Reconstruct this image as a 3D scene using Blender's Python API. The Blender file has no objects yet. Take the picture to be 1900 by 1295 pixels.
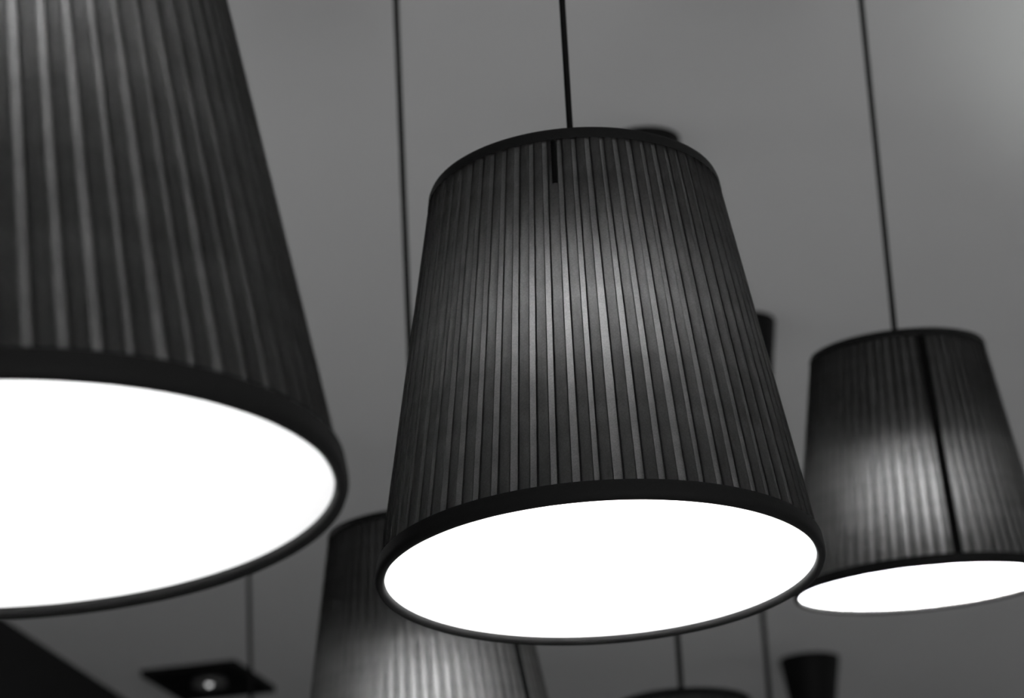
import bpy, bmesh, math, random
from mathutils import Vector, Matrix

random.seed(7)
R = math.radians
SC = bpy.context.scene
COL = SC.collection

# ------------------------------------------------------------------ camera
EYE = 1.25                      # camera height above the floor
CEIL = EYE + 2.22               # ceiling height
PITCH, ROLL = R(20.0), R(-3.0)
cam_data = bpy.data.cameras.new('camera')
cam_data.sensor_width = 36.0
cam_data.lens = 100.0
cam_data.clip_start = 0.05
cam_data.dof.use_dof = True
cam_data.dof.focus_distance = 2.08
cam_data.dof.aperture_fstop = 10.0
camera = bpy.data.objects.new('camera', cam_data)
COL.objects.link(camera)
_f = Vector((0, math.cos(PITCH), math.sin(PITCH)))
_r = Vector((1, 0, 0))
_u = _r.cross(_f)
CR = _r * math.cos(ROLL) + _u * math.sin(ROLL)
CU = -_r * math.sin(ROLL) + _u * math.cos(ROLL)
_m = Matrix((CR, CU, -_f)).transposed().to_4x4()
_m.translation = Vector((0, 0, EYE))
camera.matrix_world = _m
SC.camera = camera

# ------------------------------------------------------------------ colour management, world
vs = SC.view_settings
vs.view_transform = 'Standard'
vs.look = 'None'
vs.gamma = 1.0
vs.use_curve_mapping = False
vs.exposure = 0.0
SC.cycles.max_bounces = 9          # light paths through lining, fabric and pleats

world = bpy.data.worlds.new('world')
world.use_nodes = True
world.node_tree.nodes['Background'].inputs[0].default_value = (0.5, 0.5, 0.5, 1)
world.node_tree.nodes['Background'].inputs[1].default_value = 0.05
SC.world = world


def light(name, kind, loc, power, color=(1, 1, 1), aim=None, **kw):
    d = bpy.data.lights.new(name, kind)
    d.energy = power
    d.color = color
    for k, v in kw.items():
        setattr(d, k, v)
    o = bpy.data.objects.new(name, d)
    COL.objects.link(o)
    o.location = loc
    if aim is not None:
        o.rotation_euler = (Vector(aim) - Vector(loc)).to_track_quat('-Z', 'Y').to_euler()
    return o


# added fill light behind the camera, aimed up to brighten the ceiling; no window
light('ceiling_fill', 'AREA', (2.6, -4.4, 1.4), 200.0, aim=(2.0, 1.0, CEIL + 1.2),
      shape='RECTANGLE', size=4.0, size_y=1.8)
# uplight to the right of the frame: the soft pool of light on the ceiling, top right
light('uplight', 'SPOT', (2.27, 4.25, 2.0), 38.0, color=(0.95, 1.0, 0.97), aim=(2.27, 4.25, 4.0),
      spot_size=R(96), spot_blend=0.22, shadow_soft_size=0.12)
# two room lamps out of the frame, one on each side
light('room_lamp_right', 'POINT', (4.6, 9.3, CEIL - 0.32), 24.0, shadow_soft_size=0.15)
light('room_lamp_left', 'POINT', (-1.9, 5.0, CEIL - 0.36), 9.0, shadow_soft_size=0.15)


# ------------------------------------------------------------------ materials (all node based)
def new_mat(name):
    m = bpy.data.materials.new(name)
    m.use_nodes = True
    nt = m.node_tree
    nt.nodes.clear()
    out = nt.nodes.new('ShaderNodeOutputMaterial')
    return m, nt, out


def grey(v):
    return (v, v, v, 1.0)


def solid(name, v, rough=0.6, spec=0.3, noise=0.12, scale=40.0, bump=0.0, metal=0.0):
    m, nt, out = new_mat(name)
    b = nt.nodes.new('ShaderNodeBsdfPrincipled')
    tc = nt.nodes.new('ShaderNodeTexCoord')
    n = nt.nodes.new('ShaderNodeTexNoise')
    n.inputs['Scale'].default_value = scale
    n.inputs['Detail'].default_value = 4
    nt.links.new(tc.outputs['Object'], n.inputs['Vector'])
    mr = nt.nodes.new('ShaderNodeMapRange')
    mr.inputs['To Min'].default_value = v * (1 - noise)
    mr.inputs['To Max'].default_value = v * (1 + noise)
    nt.links.new(n.outputs['Fac'], mr.inputs['Value'])
    nt.links.new(mr.outputs['Result'], b.inputs['Base Color'])
    b.inputs['Roughness'].default_value = rough
    b.inputs['Specular IOR Level'].default_value = spec
    b.inputs['Metallic'].default_value = metal
    if bump:
        bp = nt.nodes.new('ShaderNodeBump')
        bp.inputs['Strength'].default_value = bump
        bp.inputs['Distance'].default_value = 0.002
        nt.links.new(n.outputs['Fac'], bp.inputs['Height'])
        nt.links.new(bp.outputs['Normal'], b.inputs['Normal'])
    nt.links.new(b.outputs[0], out.inputs[0])
    return m


def cloth(name, refl, trans, fwd, rough, weave=0.0, weave_scale=900.0, slub=0.0):
    """Thin translucent sheet: dark diffuse front, diffuse transmission and a broad forward lobe."""
    m, nt, out = new_mat(name)
    tc = nt.nodes.new('ShaderNodeTexCoord')
    fac = None
    if weave or slub:
        n = nt.nodes.new('ShaderNodeTexNoise')
        n.inputs['Scale'].default_value = weave_scale
        n.inputs['Detail'].default_value = 2
        nt.links.new(tc.outputs['Object'], n.inputs['Vector'])
        mr = nt.nodes.new('ShaderNodeMapRange')
        mr.inputs['From Min'].default_value = 0.3
        mr.inputs['From Max'].default_value = 0.7
        mr.inputs['To Min'].default_value = 1 - weave
        mr.inputs['To Max'].default_value = 1 + weave
        nt.links.new(n.outputs['Fac'], mr.inputs['Value'])
        n2 = nt.nodes.new('ShaderNodeTexNoise')
        n2.inputs['Scale'].default_value = 45
        n2.inputs['Detail'].default_value = 3
        nt.links.new(tc.outputs['Object'], n2.inputs['Vector'])
        mr2 = nt.nodes.new('ShaderNodeMapRange')
        mr2.inputs['From Min'].default_value = 0.3
        mr2.inputs['From Max'].default_value = 0.7
        mr2.inputs['To Min'].default_value = 1 - slub
        mr2.inputs['To Max'].default_value = 1 + slub
        nt.links.new(n2.outputs['Fac'], mr2.inputs['Value'])
        mu = nt.nodes.new('ShaderNodeMath')
        mu.operation = 'MULTIPLY'
        nt.links.new(mr.outputs[0], mu.inputs[0])
        nt.links.new(mr2.outputs[0], mu.inputs[1])
        fac = mu.outputs[0]

    def col(v, sock):
        if fac is None:
            sock.default_value = grey(v)
        else:
            k = nt.nodes.new('ShaderNodeMath')
            k.operation = 'MULTIPLY'
            k.inputs[1].default_value = v
            nt.links.new(fac, k.inputs[0])
            nt.links.new(k.outputs[0], sock)
    d = nt.nodes.new('ShaderNodeBsdfDiffuse')
    d.inputs['Color'].default_value = grey(refl)
    t = nt.nodes.new('ShaderNodeBsdfTranslucent')
    col(trans, t.inputs['Color'])
    a = nt.nodes.new('ShaderNodeAddShader')
    nt.links.new(d.outputs[0], a.inputs[0])
    nt.links.new(t.outputs[0], a.inputs[1])
    last = a
    if fwd:
        g = nt.nodes.new('ShaderNodeBsdfRefraction')
        col(fwd, g.inputs['Color'])
        g.inputs['Roughness'].default_value = rough
        g.inputs['IOR'].default_value = 1.35
        a2 = nt.nodes.new('ShaderNodeAddShader')
        nt.links.new(a.outputs[0], a2.inputs[0])
        nt.links.new(g.outputs[0], a2.inputs[1])
        last = a2
    nt.links.new(last.outputs[0], out.inputs[0])
    return m


def glow(name, strength):
    m, nt, out = new_mat(name)
    e = nt.nodes.new('ShaderNodeEmission')
    e.inputs[0].default_value = (1, 1, 1, 1)
    e.inputs[1].default_value = strength
    nt.links.new(e.outputs[0], out.inputs[0])
    return m


M = {}
M['ceiling'] = solid('painted_ceiling', 0.82, rough=0.9, spec=0.1, noise=0.03, scale=1.2)
M['dark_wall'] = solid('dark_wall', 0.02, rough=0.8, spec=0.15, noise=0.15, scale=3)
M['wall'] = solid('wall_paint', 0.3, rough=0.9, spec=0.1, noise=0.05, scale=2)
M['floor'] = solid('floor_boards', 0.6, rough=0.5, noise=0.2, scale=3)
M['black'] = solid('black_plastic', 0.006, rough=0.6, spec=0.15, noise=0.1)
M['cable'] = solid('black_cable', 0.006, rough=0.7, spec=0.12)
M['trim'] = solid('black_trim_tape', 0.009, rough=0.65, spec=0.08, noise=0.2, scale=600, bump=0.1)
M['ring'] = solid('grey_reflector', 0.10, rough=0.5, spec=0.3)
M['cover'] = solid('top_cover_card', 0.03, rough=0.8, spec=0.1)
M['lining'] = cloth('white_lining', 0.78, 0.0014, 0.020, 0.88)
M['fabric'] = cloth('black_fabric', 0.005, 0.006, 0.42, 0.74, weave=0.16, slub=0.14)
M['pleat'] = cloth('black_fabric_fold', 0.005, 0.02, 0.48, 0.62, weave=0.14, slub=0.14)
M['seam'] = cloth('black_fabric_seam', 0.005, 0.004, 0.0, 0.5)


# ------------------------------------------------------------------ mesh helpers
def mesh_obj(name, verts, faces, mat, parent=None, smooth=True):
    me = bpy.data.meshes.new(name)
    me.from_pydata(verts, [], faces)
    me.update()
    if smooth:
        me.polygons.foreach_set('use_smooth', [True] * len(me.polygons))
    me.materials.append(mat)
    o = bpy.data.objects.new(name, me)
    COL.objects.link(o)
    o.parent = parent
    return o


def revolve(profile, segs, closed=False, inward=False):
    """Lathe a list of (r, z) round the z axis."""
    verts, faces = [], []
    n = len(profile)
    for i in range(segs):
        a = 2 * math.pi * i / segs
        for r, z in profile:
            verts.append((r * math.cos(a), r * math.sin(a), z))
    for i in range(segs):
        j = (i + 1) % segs
        for k in range(n if closed else n - 1):
            l = (k + 1) % n
            f = (i * n + k, j * n + k, j * n + l, i * n + l)
            faces.append(f[::-1] if inward else f)
    return verts, faces


def box(lo, hi):
    x0, y0, z0 = lo
    x1, y1, z1 = hi
    v = [(x0, y0, z0), (x1, y0, z0), (x1, y1, z0), (x0, y1, z0), (x0, y0, z1), (x1, y0, z1), (x1, y1, z1), (x0, y1, z1)]
    f = [(0, 3, 2, 1), (4, 5, 6, 7), (0, 1, 5, 4), (1, 2, 6, 5), (2, 3, 7, 6), (3, 0, 4, 7)]
    return v, f


def tag(o, label, cat, group=None):
    o['label'] = label
    o['category'] = cat
    if group:
        o['group'] = group


# ------------------------------------------------------------------ the room, turned a little against the view
TURN = R(-10.5)
PIV = Vector((-1.454, 8.775, 0))


def room(name, lo, hi, mat):
    """A slab given in room axes: x across from the dark wall, y along it."""
    v, f = box(lo, hi)
    o = mesh_obj(name, v, f, mat, smooth=False)
    o.location = PIV
    o.rotation_euler = (0, 0, TURN)
    o['kind'] = 'structure'
    return o


room('floor', (-0.2, -15.5, -0.1), (8.2, 6.2, 0.0), M['floor'])
room('ceiling', (-0.2, -15.5, CEIL), (8.2, 6.2, CEIL + 0.1), M['ceiling'])
room('wall_left', (-0.2, -15.5, 0.0), (0.0, 6.2, CEIL), M['dark_wall'])
room('wall_right', (8.0, -15.5, 0.0), (8.2, 6.2, CEIL), M['wall'])
room('wall_back', (0.0, 6.0, 0.0), (8.0, 6.2, CEIL), M['wall'])
room('wall_front', (0.0, -15.5, 0.0), (8.0, -15.3, CEIL), M['wall'])


# ------------------------------------------------------------------ pendant lamps
RB, RT, SH = 0.180, 0.124, 0.338     # shade: bottom radius, top radius, height
RI = 0.1735                          # clear opening inside the bottom trim
NP = 68                              # pleats round one shade
SEG = 136


def rad(z, off=0.0):
    """Radius of the fabric cone at height z above the bottom rim."""
    return (RB - 0.0025) + (RT - RB) * z / SH + off


def pleat_mesh(seed):
    """One knife pleat: a folded strip lying on the cone, both edges doubled under."""
    rnd = random.Random(seed)
    step = 2 * math.pi / NP
    wt, wb = step * rnd.uniform(0.60, 0.70), step * rnd.uniform(0.56, 0.72)
    st, sb = step * rnd.uniform(-0.03, 0.03), step * rnd.uniform(-0.06, 0.06)
    ph, am = rnd.uniform(0, 6.28), step * rnd.uniform(0.0, 0.02)
    rows = 5
    prof = [(0.15, 0.0004), (0.01, 0.0005), (0.15, 0.0007), (0.0, 0.0009), (-0.015, 0.0011), (0.03, 0.0014), (0.5, 0.0017), (0.97, 0.0017), (1.01, 0.0012), (0.90, 0.0006)]
    verts, faces = [], []
    for i in range(rows):
        t = i / (rows - 1)
        z = 0.006 + (SH - 0.012) * t
        w = wb + (wt - wb) * t
        s = sb + (st - sb) * t + am * math.sin(ph + 5 * t)
        for fx, off in prof:
            a = s + fx * w
            r = rad(z, off)
            verts.append((r * math.sin(a), -r * math.cos(a), z))
    n = len(prof)
    for i in range(rows - 1):
        for k in range(n - 1):
            faces.append((i * n + k, i * n + k + 1, (i + 1) * n + k + 1, (i + 1) * n + k))
    me = bpy.data.meshes.new('pleat')
    me.from_pydata(verts, [], faces)
    me.update()
    me.polygons.foreach_set('use_smooth', [True] * len(me.polygons))
    me.materials.append(M['pleat'])
    return me


PLEATS = [pleat_mesh(100 + i) for i in range(14)]


def seam_strip(parent, az, width, z0, z1):
    verts, faces = [], []
    rows, cols = 10, 5
    for i in range(rows):
        z = z0 + (z1 - z0) * i / (rows - 1)
        for k in range(cols):
            u = k / (cols - 1) - 0.5
            a = az + u * width / rad(z)
            r = rad(z, 0.0034 - 0.004 * u * u)
            verts.append((r * math.sin(a), -r * math.cos(a), z))
    for i in range(rows - 1):
        for k in range(cols - 1):
            faces.append((i * cols + k, i * cols + k + 1, (i + 1) * cols + k + 1, (i + 1) * cols + k))
    o = mesh_obj('seam', verts, faces, M['seam'], parent)
    o['label'] = 'dark seam running down the pleats'
    return o


def tube(name, p0, p1, r, mat, parent, segs=12):
    p0, p1 = Vector(p0), Vector(p1)
    d = (p1 - p0)
    q = d.to_track_quat('Z', 'Y')
    verts, faces = [], []
    for i in range(segs):
        a = 2 * math.pi * i / segs
        v = q @ Vector((r * math.cos(a), r * math.sin(a), 0))
        verts += [tuple(p0 + v), tuple(p1 + v)]
    for i in range(segs):
        j = (i + 1) % segs
        faces.append((2 * i, 2 * j, 2 * j + 1, 2 * i + 1))
    faces.append(tuple(2 * i for i in range(segs))[::-1])
    faces.append(tuple(2 * i + 1 for i in range(segs)))
    return mesh_obj(name, verts, faces, mat, parent)


GLOW = {}


def pendant(label, base, tilt=(0, 0), bulb_z=0.18, power=100.0, pleats=True, seam=None, spin=0.0, collar=0.056, dome=5, hang=None, cable=0.0027, canopy=0.078):
    """base: centre of the bottom rim in camera-relative metres; tilt in degrees (x, y); hang: ceiling point (x, y)."""
    base = Vector(base) + Vector((0, 0, EYE))
    root = bpy.data.objects.new('pendant_lamp', None)
    COL.objects.link(root)
    root.location = base
    tag(root, label, 'lamp', 'pendant lamps with pleated shades')
    axis = Vector((math.tan(R(tilt[0])), math.tan(R(tilt[1])), 1)).normalized()
    rot = Vector((0, 0, 1)).rotation_difference(axis)

    # pleated shade: fabric cone with pleats, trims, lining and cover
    prof = [(rad(SH * i / 8), SH * i / 8) for i in range(9)]
    v, f = revolve(prof, SEG)
    shade = mesh_obj('shade', v, f, M['fabric'], root)
    shade.rotation_euler = rot.to_euler()
    shade['label'] = 'black pleated fabric shade glowing from inside'
    prof = [(rad(SH * i / 8, -0.003), SH * i / 8) for i in range(9)]
    v, f = revolve(prof, SEG, inward=True)
    lin = mesh_obj('lining', v, f, M['lining'], shade)
    lin['label'] = 'white lining'
    # bottom trim: tape folded round the wire ring
    p = [(rad(0.0125, 0.0042), 0.0125), (RB + 0.0008, 0.004), (RB + 0.0008, 0.0008), (RB - 0.0004, -0.0022), (RB - 0.0026, -0.0034),
         (RB - 0.0048, -0.0024), (RI, -0.0002), (RI + 0.0002, 0.0014), (rad(0.0026, -0.0036), 0.0024), (rad(0.004, -0.0031), 0.0030)]
    v, f = revolve(p, SEG)
    mesh_obj('bottom_trim', v, f, M['trim'], shade)
    p = [(rad(SH - 0.008, -0.0034), SH - 0.008), (rad(SH, -0.0036), SH + 0.0005), (RT - 0.0046, SH + 0.0022), (RT - 0.0030, SH + 0.0028),
         (RT - 0.0012, SH + 0.0020), (RT + 0.0000, SH - 0.001), (rad(SH - 0.0085, 0.0021), SH - 0.0085)]
    v, f = revolve(p[::-1], SEG)
    mesh_obj('top_trim', v, f, M['trim'], shade)
    v, f = revolve([(0.004, SH - 0.004), (0.004, SH - 0.006), (RT - 0.007, SH - 0.006), (RT - 0.007, SH - 0.004)], 64, closed=True)
    mesh_obj('top_cover', v, f, M['cover'], shade, smooth=False)
    if pleats:
        rnd = random.Random(label)
        for i in range(NP):
            o = bpy.data.objects.new('pleat', PLEATS[rnd.randrange(len(PLEATS))])
            COL.objects.link(o)
            o.parent = shade
            o.rotation_euler = (0, 0, spin + 2 * math.pi * i / NP)
    if seam:
        seam_strip(shade, R(seam[0]), seam[1], seam[2], seam[3])

    # socket and bulb hang inside the shade
    bz = bulb_z
    prof = [(0.006, SH - 0.004), (0.006, min(bz + 0.115, SH - 0.006)), (0.019, min(bz + 0.108, SH - 0.008)), (0.020, bz + 0.044), (0.017, bz + 0.040)]
    v, f = revolve(prof[::-1], 32)
    sock = mesh_obj('socket', v, f, M['black'], root)
    sock.rotation_euler = rot.to_euler()
    br = 0.042                           # bulb radius
    cz = bz + br * math.sin(R(dome)) + 0.002
    prof = [(0.016, bz + 0.041), (0.022, cz + 0.014), (collar, cz + 0.004), (collar, cz), (0.002, cz)]
    v, f = revolve(prof[::-1], 32)
    mesh_obj('bulb_collar', v, f, M['black'], sock)
    prof = [(0.0005, bz - br)] + [(br * math.cos(R(a)), bz + br * math.sin(R(a))) for a in (-70, -50, -30, -12, 5, dome) if a <= dome] + [(0.0005, bz + br * math.sin(R(dome)))]
    v, f = revolve(prof, 20)
    key = round(power, 2)
    if key not in GLOW:
        GLOW[key] = glow('lit_bulb', power)
    mesh_obj('bulb', v, f, GLOW[key], sock)

    # cable up to a tapered canopy on the ceiling
    top = axis * (SH - 0.004)
    up = CEIL - base.z
    cx, cy = (top.x, top.y) if hang is None else (hang[0] - base.x, hang[1] - base.y)
    tube('cable', top, (cx, cy, up - 0.19), cable, M['cable'], root)
    v, f = revolve([(0.002, -0.205), (0.008, -0.205), (0.010, -0.2), (canopy * 0.66, -0.198), (canopy * 0.72, -0.192), (canopy, -0.006), (canopy, 0.0)], 48)
    can = mesh_obj('canopy', v, f, M['black'], root)
    can.location = (cx, cy, up)
    return root


def sight(px, py, y):
    """Point at distance y ahead on the sight line of a photograph position (camera-relative)."""
    fpx = 1900 * 100 / 36.0
    d = _f + CR * ((px - 950) / fpx) - CU * ((py - 647.5) / fpx)
    return d * (y / d.y)


pendant('large nearest pendant lamp at the left edge, black pleated shade cut by the frame',
        (-0.2665, 1.369, 0.4277), (-2.14, 2.28), bulb_z=0.288, power=92, spin=0.02)
pendant('sharply focused pendant lamp in the middle with black pleated shade and wide white opening',
        (0.0616, 2.2086, 0.6081), (-0.36, 3.44), bulb_z=0.228, power=150, seam=(-8, 0.0042, 0.286, 0.328), spin=0.0, collar=0.030, dome=40)
pendant('blurred pendant lamp at the right edge with a dark seam down its pleated shade',
        (0.5536, 3.8274, 1.0098), (-1.56, -4.64), bulb_z=0.16, power=660, seam=(7.8, 0.011, 0.0125, 0.328), spin=0.05, cable=0.0040)
pendant('blurred pendant lamp half hidden below and behind the middle lamp, its bottom cut off',
        (-0.1369, 3.8192, 0.7852), (-1.54, -1.46), bulb_z=0.14, power=1000, seam=(54, 0.011, 0.0125, 0.328), spin=0.03, cable=0.0042)
# farther lamps: mostly below the frame, their cables and canopies in view
p5 = sight(1266, 1307, 4.98)
pendant('dark pendant lamp below the middle lamp, only its rounded top edge in view',
        (p5.x, p5.y, p5.z - SH), bulb_z=0.15, power=120, cable=0.0048, canopy=0.072)
p6 = sight(1420, 1200, 6.01)
pendant('pendant lamp whose black canopy peeks out right of the middle shade',
        (p6.x, p6.y, 1.1 - SH), bulb_z=0.15, power=120, pleats=False, cable=0.0052, canopy=0.082)
p7 = sight(1501, 1213, 9.26)
pendant('farthest pendant lamp, only its black tapered ceiling canopy in view at bottom right',
        (p7.x, p7.y, 1.1 - SH), bulb_z=0.15, power=120, pleats=False, cable=0.005, canopy=0.098)
p8 = sight(463, 1150, 6.5)
pendant('pendant lamp of which only a thin cable shows, crossing the square downlight',
        (p8.x, p8.y, 1.1 - SH), bulb_z=0.15, power=120, pleats=False, cable=0.0046, canopy=0.08)


# ------------------------------------------------------------------ square downlight on the ceiling
def downlight():
    root = bpy.data.objects.new('square_downlight', None)
    COL.objects.link(root)
    c = sight(388, 1260, 9.09)
    root.location = (c.x, c.y, CEIL)
    root.rotation_euler = (0, 0, R(-13))
    tag(root, 'black square ceiling downlight with a small lit bulb, low at the left', 'light')
    w, d, t = 0.16, 0.20, 0.022
    for lo, hi in (((-w, -d, -t), (w, -d + 0.03, 0)), ((-w, d - 0.03, -t), (w, d, 0)),
                   ((-w, -d + 0.03, -t), (-w + 0.03, d - 0.03, 0)), ((w - 0.03, -d + 0.03, -t), (w, d - 0.03, 0))):
        v, f = box(lo, hi)
        mesh_obj('frame_bar', v, f, M['black'], root, smooth=False)
    v, f = box((-w + 0.03, -d + 0.03, -0.006), (w - 0.03, d - 0.03, -0.001))
    mesh_obj('back_plate', v, f, M['black'], root, smooth=False)
    v, f = revolve([(0.055, -0.006), (0.058, -0.026), (0.052, -0.030), (0.030, -0.012), (0.030, -0.006)], 40)
    ring = mesh_obj('gimbal_ring', v, f, M['ring'], root)
    v, f = revolve([(0.0005, -0.030), (0.006, -0.028), (0.010, -0.022), (0.011, -0.012), (0.009, -0.006)], 24)
    mesh_obj('bulb', v, f, glow('dim_bulb', 0.9), ring)


downlight()
